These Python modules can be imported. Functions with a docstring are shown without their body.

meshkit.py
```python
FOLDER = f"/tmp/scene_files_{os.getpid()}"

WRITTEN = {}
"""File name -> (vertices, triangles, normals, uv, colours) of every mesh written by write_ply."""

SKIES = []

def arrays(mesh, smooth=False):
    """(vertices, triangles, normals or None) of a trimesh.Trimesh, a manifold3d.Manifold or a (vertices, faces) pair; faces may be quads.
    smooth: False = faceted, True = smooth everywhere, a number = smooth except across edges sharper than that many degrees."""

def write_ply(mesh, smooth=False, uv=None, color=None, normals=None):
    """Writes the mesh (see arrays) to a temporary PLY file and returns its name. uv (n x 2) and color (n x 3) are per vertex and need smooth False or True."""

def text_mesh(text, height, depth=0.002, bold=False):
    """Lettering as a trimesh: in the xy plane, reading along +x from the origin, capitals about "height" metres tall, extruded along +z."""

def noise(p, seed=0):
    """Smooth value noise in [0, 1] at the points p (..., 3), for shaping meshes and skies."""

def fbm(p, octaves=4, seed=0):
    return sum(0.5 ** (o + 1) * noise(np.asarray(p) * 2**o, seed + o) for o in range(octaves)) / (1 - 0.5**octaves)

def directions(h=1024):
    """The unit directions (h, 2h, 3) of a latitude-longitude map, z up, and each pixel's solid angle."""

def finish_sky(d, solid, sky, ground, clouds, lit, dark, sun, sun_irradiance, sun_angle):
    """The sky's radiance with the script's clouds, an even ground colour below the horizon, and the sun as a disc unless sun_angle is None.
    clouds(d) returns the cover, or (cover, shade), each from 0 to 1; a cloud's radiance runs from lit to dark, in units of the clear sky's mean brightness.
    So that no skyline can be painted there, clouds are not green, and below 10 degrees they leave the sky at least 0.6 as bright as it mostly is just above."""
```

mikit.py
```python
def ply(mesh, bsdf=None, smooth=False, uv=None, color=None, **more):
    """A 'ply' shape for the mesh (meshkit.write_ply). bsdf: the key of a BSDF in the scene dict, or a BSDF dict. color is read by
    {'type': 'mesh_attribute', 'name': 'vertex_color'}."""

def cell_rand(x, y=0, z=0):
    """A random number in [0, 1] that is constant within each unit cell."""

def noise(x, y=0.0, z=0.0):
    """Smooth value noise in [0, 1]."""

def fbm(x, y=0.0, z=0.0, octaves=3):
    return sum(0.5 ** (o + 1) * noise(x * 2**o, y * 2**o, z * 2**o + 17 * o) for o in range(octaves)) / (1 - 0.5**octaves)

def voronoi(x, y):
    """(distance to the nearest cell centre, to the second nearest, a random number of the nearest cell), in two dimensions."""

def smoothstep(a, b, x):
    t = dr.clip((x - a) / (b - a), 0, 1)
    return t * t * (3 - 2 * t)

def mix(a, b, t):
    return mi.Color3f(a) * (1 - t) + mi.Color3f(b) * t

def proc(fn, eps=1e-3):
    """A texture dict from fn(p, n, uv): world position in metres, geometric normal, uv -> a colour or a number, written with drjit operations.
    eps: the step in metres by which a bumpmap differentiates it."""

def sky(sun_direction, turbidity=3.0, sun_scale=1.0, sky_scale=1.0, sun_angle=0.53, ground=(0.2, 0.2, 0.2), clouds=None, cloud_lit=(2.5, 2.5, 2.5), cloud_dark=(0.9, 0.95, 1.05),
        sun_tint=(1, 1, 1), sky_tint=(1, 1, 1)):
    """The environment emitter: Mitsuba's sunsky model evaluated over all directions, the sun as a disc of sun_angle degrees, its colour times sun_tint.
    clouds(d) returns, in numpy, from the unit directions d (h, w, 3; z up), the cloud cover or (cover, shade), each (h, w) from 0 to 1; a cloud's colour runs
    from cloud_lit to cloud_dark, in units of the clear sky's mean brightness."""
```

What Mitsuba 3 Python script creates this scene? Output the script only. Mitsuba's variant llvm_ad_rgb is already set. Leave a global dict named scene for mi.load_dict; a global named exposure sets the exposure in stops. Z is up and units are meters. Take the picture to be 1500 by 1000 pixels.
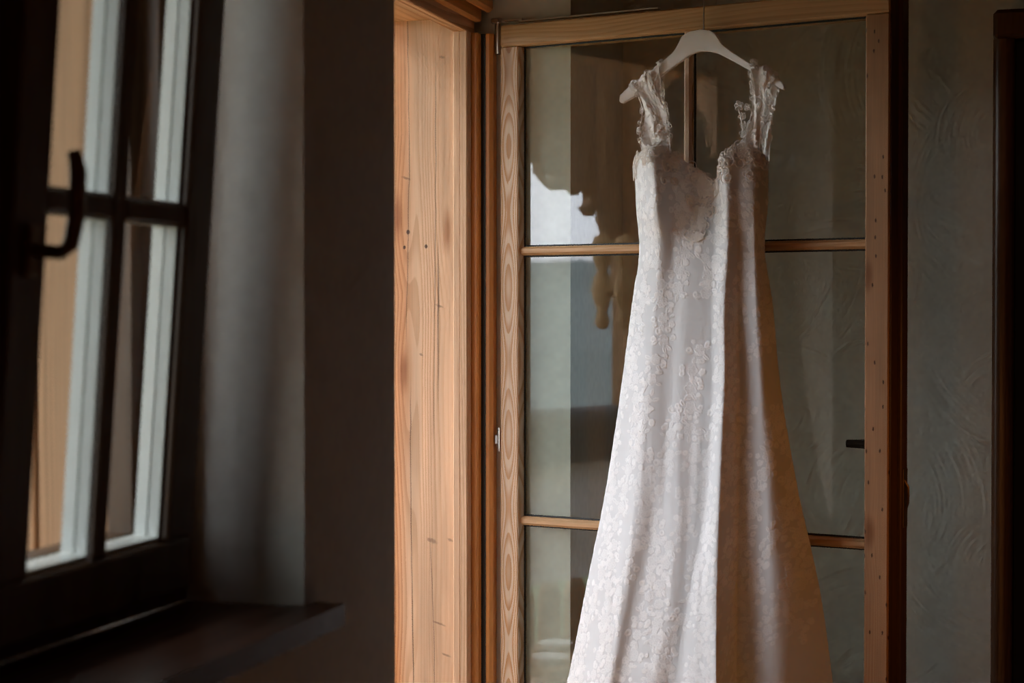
import math, random
import numpy as np, trimesh, manifold3d as m3
import drjit as dr, mitsuba as mi
import mikit, meshkit
from mikit import proc, noise, fbm, smoothstep, mix, voronoi
from shapely.geometry import Polygon
from scipy.interpolate import PchipInterpolator

T = mi.ScalarTransform4f
random.seed(7); rng = np.random.default_rng(7)
scene, labels = {}, {}

# ---------------------------------------------------------------- camera, sky, exposure
exposure = 2.37
F = 2500.0
YAW, PITCH = math.atan(750 / F), math.atan(40 / F)
CAM = np.array([1.26, -4.0, 1.40])
FH = np.array([-math.sin(YAW), math.cos(YAW), 0.0])
view = FH * math.cos(PITCH) - np.array([0, 0, 1.0]) * math.sin(PITCH)
scene['camera'] = {'type': 'thinlens', 'fov': math.degrees(2 * math.atan(750 / F)), 'fov_axis': 'x', 'aperture_radius': 0.0095, 'focus_distance': 4.02,
                   'near_clip': 0.05, 'far_clip': 5000.0, 'to_world': T().look_at(origin=CAM.tolist(), target=(CAM + view).tolist(), up=[0, 0, 1])}
SKY = 9.0
SPOT_FILL = 0.17          # intensity of the added warm spot on the dress
GLOBE_FILL = 9.5         # radiance of the added warm fill globe


def overcast(d):
    n = meshkit.fbm(d * np.array([2.2, 2.2, 5.0]) + 3.1, 4, 5)
    return np.ones(n.shape), np.clip((n - 0.35) * 2.0, 0, 1) * 0.7


scene['sky'] = mikit.sky((-0.35, 0.35, 0.75), turbidity=4.0, sun_scale=0.0, clouds=overcast, cloud_lit=(1.0, 1.05, 1.12), cloud_dark=(0.81, 0.87, 0.96), ground=(0.2, 0.22, 0.18))
scene['sky']['scale'] = SKY

# ---------------------------------------------------------------- helpers
used = {}


def key_of(name, parent=None):
    base = (parent + '__' if parent else '') + name
    n = used.get(base, 0)
    used[base] = n + 1
    return base if n == 0 else f'{base}_{n:03d}'


def obj(name, mesh, mat, parent=None, smooth=False, **kw):
    k = key_of(name, parent)
    scene[k] = mikit.ply(mesh, mat, smooth, **kw)
    return k


def tag(k, label=None, cat=None, group=None, kind=None):
    d = labels.setdefault(k, {})
    for a, b in (('label', label), ('category', cat), ('group', group), ('kind', kind)):
        if b: d[a] = b
    return k


def thing(name, label, cat, group=None):
    return tag(key_of(name), label, cat, group)


def tm(man):
    m = man.to_mesh()
    return trimesh.Trimesh(np.asarray(m.vert_properties)[:, :3], np.asarray(m.tri_verts), process=False)


def bx(x0, x1, y0, y1, z0, z1, c=0.0):
    """A box with chamfered edges."""
    a = np.array([min(x0, x1), min(y0, y1), min(z0, z1)], float); b = np.array([max(x0, x1), max(y0, y1), max(z0, z1)], float)
    if c <= 0:
        m = trimesh.creation.box(b - a); m.apply_translation((a + b) / 2); return m
    pts = []
    for i in range(3):
        for s in np.ndindex(2, 2, 2):
            p = np.where(np.array(s) == 0, a, b)
            q = np.where(np.array(s) == 0, a + c, b - c)
            q[i] = p[i]
            pts.append(q)
    return trimesh.convex.convex_hull(np.array(pts))


def join(ms):
    return trimesh.util.concatenate(list(ms))


def prism(poly, z0, z1):
    """Polygon in xy extruded along z."""
    p = Polygon(poly) if not isinstance(poly, Polygon) else poly
    m = trimesh.creation.extrude_polygon(p, z1 - z0, engine='earcut'); m.apply_translation([0, 0, z0]); return m


def axes(m, ex, ey, ez, o=(0, 0, 0)):
    """Mesh coordinates (a, b, c) -> o + a ex + b ey + c ez."""
    R = np.eye(4); R[:3, 0], R[:3, 1], R[:3, 2], R[:3, 3] = ex, ey, ez, o
    m = m.copy(); m.apply_transform(R)
    return m


def tube(pts, r, sides=8, caps=True):
    p = np.asarray(pts, float); n = len(p); r = np.broadcast_to(r, (n,))
    t = np.gradient(p, axis=0); t /= np.linalg.norm(t, axis=1, keepdims=True) + 1e-12
    a = np.cross(t[0], [0.31, 0.17, 0.93]); a /= np.linalg.norm(a)
    V = []
    ang = np.arange(sides) * 2 * np.pi / sides
    for i in range(n):
        a = a - t[i] * (a @ t[i]); a /= np.linalg.norm(a) + 1e-12
        b = np.cross(t[i], a)
        V.append(p[i] + r[i] * (np.cos(ang)[:, None] * a + np.sin(ang)[:, None] * b))
    V = np.vstack(V + [p[:1], p[-1:]])
    Fs = []
    for i in range(n - 1):
        for j in range(sides):
            k = (j + 1) % sides
            Fs += [[i * sides + j, i * sides + k, (i + 1) * sides + k], [i * sides + j, (i + 1) * sides + k, (i + 1) * sides + j]]
    if caps:
        for j in range(sides):
            k = (j + 1) % sides
            Fs += [[n * sides, k, j], [n * sides + 1, (n - 1) * sides + j, (n - 1) * sides + k]]
    return trimesh.Trimesh(V, Fs, process=False)


def ring_frame(a0, a1, b0, b1, t, d0, d1):
    """A rectangular ring in (a, b), t wide inwards, d0..d1 deep."""
    p = Polygon([(a0, b0), (a1, b0), (a1, b1), (a0, b1)], [[(a0 + t, b0 + t), (a0 + t, b1 - t), (a1 - t, b1 - t), (a1 - t, b0 + t)]])
    return prism(p, d0, d1)


def grid_faces(nr, nc):
    i, j = np.meshgrid(np.arange(nr - 1), np.arange(nc - 1), indexing='ij')
    q = np.stack([i * nc + j, i * nc + j + 1, (i + 1) * nc + j + 1, (i + 1) * nc + j], -1).reshape(-1, 4)
    return np.vstack([q[:, [0, 1, 2]], q[:, [0, 2, 3]]])


# ---------------------------------------------------------------- materials
# the open leaf: u along it, d behind its front, z up
PHI = math.atan(F / 4350.0)
RT = np.array([math.cos(YAW), math.sin(YAW), 0.0])
DL = math.cos(PHI) * RT - math.sin(PHI) * FH
ND = np.array([-DL[1], DL[0], 0.0])
HINGE = np.array([0.03, 0.0, 0.0])
dlx, dly = float(DL[0]), float(DL[1])


def leaf(m):
    return axes(m, DL, ND, [0, 0, 1], HINGE)


def wood(c_early, c_late, along, across, depth, rings=70.0, warp=0.012, wl=1.6, rough=0.5, contrast=1.0, knots=2.2, seed=0.0, spec=0.4, cathedral=None, streak=0.35, edge=None, bump=0.0, holes=None):
    """Boards: late-wood lines along the grain, knots, streaks; coordinates are functions of the world point."""
    def lines(p):
        a, b, c = along(p) + seed * 3.7, across(p) + seed * 0.13, depth(p)
        w = (noise(a * wl, b * 6 + seed, c * 6) - 0.5) * warp * 2 + (noise(a * wl * 3.3, b * 14, c * 14 + seed) - 0.5) * warp * 0.5
        if cathedral is None:
            bb = b + w + 0.03 * (noise(b * 26, c * 26, seed) - 0.5)
            f = bb * rings + c * rings * 0.6
        else:
            f = cathedral(a, b, c) + w * rings * 0.5
        # knots: cells along the board
        ka, kb = a * knots, b * 9.0
        d1, d2, r = voronoi(ka + seed, kb)
        kn = dr.select(r > 0.72, smoothstep(0.16, 0.02, d1), mi.Float(0))
        f = f + smoothstep(0.5, 0.0, d1) * dr.select(r > 0.72, mi.Float(1.6), mi.Float(0))
        t = f - dr.floor(f)
        late = smoothstep(0.25, 0.85, t) * smoothstep(1.0, 0.92, t)
        return a, b, c, late, kn

    def colour(p, n, uv):
        a, b, c, late, kn = lines(p)
        s = fbm(a * 2.3, b * 38 + seed, c * 38, 3)
        fine = noise(a * 14, b * 520, c * 520)
        fade = smoothstep(0.25, 0.75, noise(a * 0.8, b * 21 + seed, c * 21))
        col = mix(c_early, c_late, dr.clip(late * contrast * (0.15 + 0.95 * fade) * (0.5 + 0.8 * s), 0, 1) if cathedral is None else dr.clip(late * contrast * (0.6 + 0.6 * s), 0, 1))
        col = col * (1 - streak + 2 * streak * s) * (0.93 + 0.14 * fine)
        col = col * mix((1, 1, 1), (0.62, 0.47, 0.36), kn)
        if holes is not None:
            hh_ = holes(p)
            col = col * mix((0.10, 0.06, 0.04), (1, 1, 1), hh_)
        return mi.Color3f(edge(p, col)) if edge is not None else col

    def height(p, n, uv):
        a, b, c, late, kn = lines(p)
        return late * 1.0 + 0.5 * noise(a * 14, b * 520, c * 520)

    base = {'type': 'principled', 'base_color': proc(colour), 'roughness': rough, 'specular': spec}
    if not bump:
        return {'type': 'twosided', 'bsdf': base}
    return {'type': 'twosided', 'bsdf': {'type': 'bumpmap', 'arbitrary': proc(height, 4e-4), 'scale': bump, 'bsdf': base}}


U = lambda p: (p.x - 0.03) * dlx + p.y * dly
D = lambda p: -(p.x - 0.03) * dly + p.y * dlx
X, Y, Z = (lambda p: p.x), (lambda p: p.y), (lambda p: p.z)


def cath_stile(a, b, c):
    # a is height, b the position across the stile: long nested loops about a wandering pith
    q = (b - 0.024 - 0.005 * (noise(a * 1.3, 4.0) - 0.5)) / 0.0125
    return q * q * 0.75 + 1.15 * dr.cos(a * 19.0 + 2.2 * noise(a * 1.1, 5.0)) + 2.6 * noise(a * 0.9, 9.0) + 6 - c * 30


def crack_field(p):
    """Drying cracks and nail holes of the wide jamb board (x across, z up)."""
    x, z = p.x, p.z
    out = mi.Float(1)
    for x0, amp, s, z0, z1, wd in ((-0.198, 0.010, 1.1, 1.3, 2.2, 0.0009), (-0.128, 0.009, 1.7, 1.05, 2.1, 0.0012), (-0.186, 0.008, 0.9, -0.1, 1.28, 0.0010), (-0.135, 0.010, 2.0, -0.1, 0.9, 0.0008), (-0.118, 0.006, 1.4, 1.15, 1.62, 0.0016)):
        xc = x0 + amp * 1.5 * (noise(z * s, x0 * 90) - 0.5) * 2 + 0.0022 * (noise(z * 23, x0 * 40) - 0.5)
        on = smoothstep(z0, z0 + 0.12, z) * smoothstep(z1, z1 - 0.12, z) * (0.35 + 0.65 * noise(z * 9, x0 * 70))
        out = out * (1 - 0.8 * on * smoothstep(wd * 2.4, wd * 0.3, dr.abs(x - xc)))
    for hx, hz, r in ((-0.199, 1.603, 0.0042), (-0.209, 1.565, 0.0032), (-0.152, 1.567, 0.0036)):
        out = out * (1 - 0.93 * smoothstep(r * 1.25, r * 0.8, dr.sqrt(dr.square(x - hx) + dr.square((z - hz) * 0.75))))
    for kx, kz, wx, wz in ((-0.138, 0.842, 0.013, 0.006), (-0.090, 0.845, 0.007, 0.004), (-0.118, 0.637, 0.016, 0.003), (-0.100, 0.560, 0.012, 0.003), (-0.204, 1.736, 0.012, 0.003), (-0.110, 2.030, 0.007, 0.004), (-0.118, 1.42, 0.010, 0.003), (-0.165, 1.30, 0.006, 0.003)):
        e = dr.sqrt(dr.square((x - kx) / wx) + dr.square((z - kz + 0.3 * (x - kx)) / wz)) + 0.5 * (noise(x * 240, z * 240) - 0.5)
        out = out * (1 - 0.45 * smoothstep(1.3, 0.4, e))
    return out


def lining_edge(p, col):
    k = smoothstep(-0.175, -0.222, p.x + 0.035 * (noise(p.z * 1.5, 2.0) - 0.5)) * (0.55 + 0.45 * noise(p.z * 2.2, p.x * 25))
    return mix(col, col * mi.Color3f(0.98, 0.62, 0.34), k)


def knots_right(p):
    """Small dark worm holes of the lock stile."""
    u, z = U(p), p.z
    d1, d2, r = voronoi(u * 55, z * 22 + 3)
    return 1 - 0.85 * dr.select(r > 0.72, smoothstep(0.13, 0.07, d1 * 1.0), mi.Float(0))


scene['lining_wood'] = wood((0.66, 0.435, 0.27), (0.47, 0.255, 0.12), Z, X, Y, rings=85, warp=0.03, seed=1.0, rough=0.5, contrast=0.85, knots=2.0, edge=lining_edge, holes=crack_field, streak=0.3, bump=0.0003)
scene['soffit_wood'] = wood((0.58, 0.34, 0.18), (0.42, 0.20, 0.08), Y, X, Z, rings=48, warp=0.02, seed=4.0, rough=0.5, contrast=0.9)
scene['frame_wood'] = wood((0.62, 0.275, 0.075), (0.48, 0.185, 0.042), Z, X, Y, rings=90, warp=0.008, seed=2.0, rough=0.38, contrast=0.5, knots=1.2)
scene['frame_head_wood'] = wood((0.62, 0.275, 0.075), (0.48, 0.185, 0.042), Y, X, Z, rings=90, warp=0.008, seed=2.5, rough=0.38, contrast=0.8, knots=1.2)
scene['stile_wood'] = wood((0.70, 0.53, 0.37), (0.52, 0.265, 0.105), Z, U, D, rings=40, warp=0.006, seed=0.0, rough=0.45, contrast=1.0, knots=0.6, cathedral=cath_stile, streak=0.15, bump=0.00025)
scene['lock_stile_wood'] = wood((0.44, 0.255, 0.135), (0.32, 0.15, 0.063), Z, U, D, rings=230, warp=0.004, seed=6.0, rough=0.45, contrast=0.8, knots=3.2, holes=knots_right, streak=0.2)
scene['rail_wood'] = wood((0.60, 0.38, 0.20), (0.47, 0.235, 0.085), U, Z, D, rings=75, warp=0.035, seed=3.0, rough=0.45, contrast=0.7, knots=1.6, streak=0.18)
scene['plank_wood'] = wood((0.50, 0.295, 0.165), (0.33, 0.18, 0.09), Z, X, Y, rings=75, warp=0.03, wl=1.1, seed=9.0, rough=0.6, contrast=1.0, knots=2.0, streak=0.2)
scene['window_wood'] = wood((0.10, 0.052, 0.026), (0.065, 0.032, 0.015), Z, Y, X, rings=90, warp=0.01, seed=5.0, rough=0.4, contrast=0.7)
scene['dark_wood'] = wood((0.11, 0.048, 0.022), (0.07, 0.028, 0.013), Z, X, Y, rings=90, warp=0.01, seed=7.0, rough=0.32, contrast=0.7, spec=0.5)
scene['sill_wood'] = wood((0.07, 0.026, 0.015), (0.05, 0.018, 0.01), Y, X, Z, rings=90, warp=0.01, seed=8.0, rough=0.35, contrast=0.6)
scene['floor_wood'] = wood((0.36, 0.18, 0.07), (0.28, 0.13, 0.045), Y, X, Z, rings=60, warp=0.01, seed=10.0, rough=0.4, contrast=0.8)
scene['balcony_wood'] = wood((0.40, 0.22, 0.10), (0.27, 0.13, 0.055), Y, X, Z, rings=60, warp=0.01, seed=11.0, rough=0.6, contrast=0.8)
scene['post_wood'] = wood((0.42, 0.23, 0.11), (0.28, 0.135, 0.06), Z, Y, X, rings=60, warp=0.01, seed=12.0, rough=0.6, contrast=0.8)


def plain(rgb, rough=0.5, metallic=0.0, spec=0.5, **kw):
    return {'type': 'twosided', 'bsdf': {'type': 'principled', 'base_color': {'type': 'rgb', 'value': list(rgb)}, 'roughness': rough, 'metallic': metallic, 'specular': spec, **kw}}


def plaster_height(p, n, uv):
    a, z = p.x * 1.0 + p.y * 1.0, p.z
    out = mi.Float(0)
    for s, off in ((3.1, 0.0), (4.3, 7.7)):
        d1, d2, r = voronoi(a * s + off, z * s + off)
        ca, cz = (r - 0.5) * 1.2, (dr.sin(r * 91.0)) * 0.5
        qa, qz = a - ca, z - cz
        rad, ang = dr.sqrt(qa * qa + qz * qz), dr.atan2(qz, qa)
        stroke = noise(rad * 150, ang * 5 + r * 40, r * 10)
        out = out + smoothstep(0.35, 0.95, stroke) * (0.3 + 0.7 * noise(a * 5 + off, z * 5)) * smoothstep(0.02, 0.2, d2 - d1)
    grain = noise(a * 330, z * 330) * 0.35 + fbm(a * 110, z * 110, 0.0, 2) * 0.5
    return out * 0.8 + grain


def plaster_colour(p, n, uv):
    a = p.x + p.y
    v = fbm(a * 2.2, p.z * 2.2, 0.0, 3)
    return mix((0.55, 0.545, 0.49), (0.65, 0.645, 0.59), v) * (0.94 + 0.12 * fbm(a * 60, p.z * 60, 0.0, 2))


scene['plaster'] = {'type': 'twosided', 'bsdf': {'type': 'bumpmap', 'arbitrary': proc(plaster_height, 7e-4), 'scale': 0.0014,
                    'bsdf': {'type': 'principled', 'base_color': proc(plaster_colour), 'roughness': 0.85, 'specular': 0.2}}}
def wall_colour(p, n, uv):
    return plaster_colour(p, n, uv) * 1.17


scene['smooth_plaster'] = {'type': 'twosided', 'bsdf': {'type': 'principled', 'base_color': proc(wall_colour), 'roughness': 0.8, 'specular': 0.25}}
scene['pane_glass'] = {'type': 'thindielectric', 'int_ior': 1.62, 'ext_ior': 1.0, 'specular_transmittance': {'type': 'rgb', 'value': [0.86, 0.93, 0.89]}}
scene['black_wood'] = plain((0.014, 0.010, 0.008), 0.6, 0.0, 0.15)
scene['bead_sky_sheen'] = plain((0.62, 0.63, 0.61), 0.35)  # wood beads; the pale sheen of the sky is put into their colour
scene['gasket'] = plain((0.012, 0.015, 0.015), 0.5)
scene['steel'] = plain((0.62, 0.60, 0.56), 0.28, 1.0)
scene['black_metal'] = plain((0.012, 0.012, 0.012), 0.4)
scene['bronze_metal'] = plain((0.20, 0.12, 0.055), 0.35, 0.7)
scene['white_lacquer'] = plain((0.88, 0.865, 0.84), 0.32, 0.0, 0.5)
scene['gown_fabric'] = {'type': 'twosided', 'bsdf': {'type': 'principled', 'base_color': {'type': 'mesh_attribute', 'name': 'vertex_color'}, 'roughness': 0.62, 'sheen': 0.25, 'specular': 0.25}}
scene['lace_fabric'] = plain((0.90, 0.885, 0.85), 0.6, 0.0, 0.3, sheen=0.2)
scene['cord_lace'] = plain((0.85, 0.82, 0.77), 0.6, 0.0, 0.3)
scene['sheet_cloth'] = {'type': 'principledthin', 'base_color': {'type': 'rgb', 'value': [0.86, 0.87, 0.88]}, 'roughness': 0.8, 'diff_trans': 1.1}
scene['dark_cloth'] = plain((0.07, 0.075, 0.085), 0.85, 0.0, 0.2)
scene['pale_ceramic'] = plain((0.8, 0.79, 0.74), 0.3)
scene['dry_husk'] = plain((0.55, 0.34, 0.16), 0.7)


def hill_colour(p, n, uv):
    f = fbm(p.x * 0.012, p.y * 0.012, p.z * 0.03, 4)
    return mix((0.145, 0.18, 0.175), (0.215, 0.25, 0.25), f)  # pale grey-green hill with distance haze put into the colour


scene['hazy_hill_green'] = {'type': 'twosided', 'bsdf': {'type': 'diffuse', 'reflectance': proc(hill_colour)}}
scene['meadow_green'] = plain((0.12, 0.145, 0.085), 0.95, 0.0, 0.1)

# ---------------------------------------------------------------- the room shell
W = 0.20            # inner face of the outside wall
OUT = -0.27         # its outer face
WY0, WY1, WZ0, WZ1 = -2.62, -1.58, 0.93, 2.30


def man(m):
    return m3.Manifold(m3.Mesh(np.asarray(m.vertices, np.float32), np.asarray(m.faces, np.uint32)))


outer = man(bx(OUT, W, -6.6, 0.60, -0.15, 3.3))
for hole in (bx(OUT - 0.1, 0.0125, -1.03, 0.03, 0.0, 2.176), bx(OUT - 0.1, -0.0721, -1.09, 0.03, 0.0, 2.176), bx(0.0120, W + 0.1, -1.185, 0.03, 0.0, 2.25), bx(OUT - 0.1, W + 0.1, WY0, WY1, WZ0 - 0.02, WZ1)):
    outer = outer - man(hole)
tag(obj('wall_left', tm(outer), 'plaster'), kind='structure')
xs_, zs_ = np.arange(-0.02, 1.30, 0.003), np.arange(0.30, 2.40, 0.003)
RX, RZ = np.meshgrid(xs_, zs_)
relief = np.zeros(RX.shape)
wr = np.random.default_rng(3)
for k in range(150):                                    # strokes of the trowel: arcs about the plasterer's elbow
    cx, cz, rad = wr.uniform(-0.1, 1.4), wr.uniform(0.2, 2.5), wr.uniform(0.10, 0.34)
    a0, span, wd = wr.uniform(0, 6.28), wr.uniform(0.7, 1.8), wr.uniform(0.03, 0.10)
    r_, th_ = np.hypot(RX - cx, RZ - cz), np.arctan2(RZ - cz, RX - cx)
    da = np.abs((th_ - a0 + np.pi) % (2 * np.pi) - np.pi)
    m_ = np.clip((span / 2 - da) / 0.25, 0, 1) * np.clip((wd - np.abs(r_ - rad)) / 0.02, 0, 1)
    lines_ = meshkit.noise(np.stack([r_ * 170, th_ * 2.5, 0 * r_ + k], -1), 4)
    relief = relief * (1 - m_) + m_ * (lines_ - 0.3) * 0.0030
relief += (meshkit.fbm(np.stack([RX * 95, RZ * 95, 0 * RX], -1), 2, 9) - 0.5) * 0.0026 + (meshkit.fbm(np.stack([RX * 9, RZ * 9, 0 * RX], -1), 2, 5) - 0.5) * 0.004
sheet = trimesh.Trimesh(np.stack([RX, 0.598 - relief, RZ], -1).reshape(-1, 3), grid_faces(*RX.shape), process=False)
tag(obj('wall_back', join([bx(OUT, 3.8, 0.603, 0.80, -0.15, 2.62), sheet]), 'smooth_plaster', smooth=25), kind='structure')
tag(obj('wall_right', bx(3.6, 3.8, -6.6, 0.60, -0.15, 2.62), 'dark_wood'), kind='structure')
tag(obj('wall_front', bx(OUT, 3.8, -6.8, -6.6, -0.15, 2.62), 'dark_wood'), kind='structure')
tag(obj('floor', bx(W, 3.6, -6.6, 0.60, -0.15, 0.0), 'floor_wood'), kind='structure')
tag(obj('ceiling', bx(W + 0.001, 3.8, -6.8, 0.80, 2.62, 2.8), 'dark_wood'), kind='structure')

# ---------------------------------------------------------------- door frame and linings (fixed)
tag('door_1', kind='structure')
# profile in (x, q): q is how far a member stands into the opening
tprof = [(-0.072, -0.028), (-0.072, 0.058), (-0.070, 0.060), (-0.056, 0.060), (-0.055, 0.0585), (-0.054, 0.060), (-0.038, 0.060), (-0.036, 0.058), (-0.036, -0.028)]
prof = [(-0.0358, -0.028), (-0.0358, 0.029), (-0.034, 0.030), (-0.022, 0.030), (-0.018, 0.026), (-0.018, -0.016), (-0.006, -0.016), (-0.006, 0.004), (-0.003, 0.008), (0.004, 0.008), (0.0118, 0.000), (0.0118, -0.028)]
TOPZ = 2.146
obj('jamb', prism([(x, -q) for x, q in prof][::-1], 0.0, TOPZ - 0.06), 'frame_wood', 'door_1')
obj('jamb', prism([(x, -1.0 + q) for x, q in prof], 0.0, TOPZ - 0.06), 'frame_wood', 'door_1')
obj('trim', prism([(x, -q) for x, q in tprof][::-1], 0.0, TOPZ - 0.06), 'lining_wood', 'door_1')
obj('trim', prism([(x, -1.0 + q) for x, q in tprof], 0.0, TOPZ - 0.06), 'lining_wood', 'door_1')
obj('trim', axes(prism([(x, -q) for x, q in tprof][::-1], 0.0, 0.996), [1, 0, 0], [0, 0, 1], [0, -1, 0], (0, -0.002, TOPZ)), 'soffit_wood', 'door_1')
obj('seal', join([bx(-0.0178, -0.0062, -0.004, 0.0155, 0.001, TOPZ - 0.0602), bx(-0.0178, -0.0062, -1.0155, -0.996, 0.001, TOPZ - 0.0602), bx(-0.0178, -0.0062, -0.9955, -0.0045, TOPZ + 0.004, TOPZ + 0.0155)]), 'gasket', 'door_1')
head = axes(prism([(x, -q) for x, q in prof][::-1], 0.0, 0.996), [1, 0, 0], [0, 0, 1], [0, -1, 0], (0, -0.002, TOPZ))
obj('head', head, 'frame_head_wood', 'door_1')
obj('lining', bx(OUT - 0.02, -0.0722, -0.03, 0.028, 0.0, TOPZ + 0.028, 0.002), 'lining_wood', 'door_1')
obj('lining', bx(OUT - 0.02, -0.0722, -1.088, -1.05, 0.0, TOPZ + 0.028, 0.002), 'lining_wood', 'door_1')
obj('soffit', bx(OUT - 0.02, -0.0722, -1.0498, -0.0302, TOPZ - 0.024, TOPZ + 0.028, 0.002), 'soffit_wood', 'door_1')
obj('threshold', bx(OUT - 0.02, 0.0, -1.0498, -0.0302, 0.0, 0.035, 0.004), 'lining_wood', 'door_1')

# ---------------------------------------------------------------- the open glazed door
G = thing('glazed_door', 'wooden glazed balcony door standing open with the white lace dress hung on it', 'door')
LW, LT, ZB, ZT, TH = 0.975, 0.052, 0.045, 2.105, 0.088
ch = 0.003
st = lambda u0, u1: join([bx(u0, u1, 0.0, TH, ZB, ZT - LT - 0.0005, ch)])
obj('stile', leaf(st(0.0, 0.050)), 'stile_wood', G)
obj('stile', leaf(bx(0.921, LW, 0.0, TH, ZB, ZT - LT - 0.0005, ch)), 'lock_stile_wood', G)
tag(obj('edge_shade_strip', leaf(join([bx(LW + 0.0002, LW + 0.003, 0.006, 0.0548, ZB, ZT - 0.001, 0.001), bx(LW + 0.0002, LW + 0.012, 0.0552, TH + 0.012, ZB, ZT - 0.001, ch)])), 'dark_wood', G), 'free edge strip with its shade put in as dark brown')  # shade on the unlit door edge, put in as a darker wood
obj('rail', leaf(join([bx(0.0, LW, 0.0, 0.030, ZT - LT, ZT, ch), bx(0.004, LW, 0.0302, TH, ZT - LT, ZT + 0.004, ch)])), 'rail_wood', G)
obj('rail', leaf(bx(0.0502, 0.9208, 0.0, TH, ZB, 0.25, ch)), 'rail_wood', G)
GU0, GU1 = 0.050, 0.921
ZBARS = (1.5540, 0.8945)
VU = 0.492


def bar_profile(h, d0, d1):
    return [(-h, d1), (-h, d0 + 0.007), (-h * 0.45, d0), (h * 0.45, d0), (h, d0 + 0.007), (h, d1)]


def hbar(u0, u1, z):
    m = prism(bar_profile(0.0105, 0.012, 0.029), u0, u1)     # (z offset, depth) extruded along u
    return axes(m, [0, 0, 1], [0, 1, 0], [-1, 0, 0], (0, 0, z)) if False else axes(m, [0, 0, -1], [0, 1, 0], [1, 0, 0], (0, 0, z))


def vbar(z0, z1):
    return axes(prism(bar_profile(0.0100, 0.013, 0.029), z0, z1), [1, 0, 0], [0, 1, 0], [0, 0, 1], (VU, 0, 0))


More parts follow.
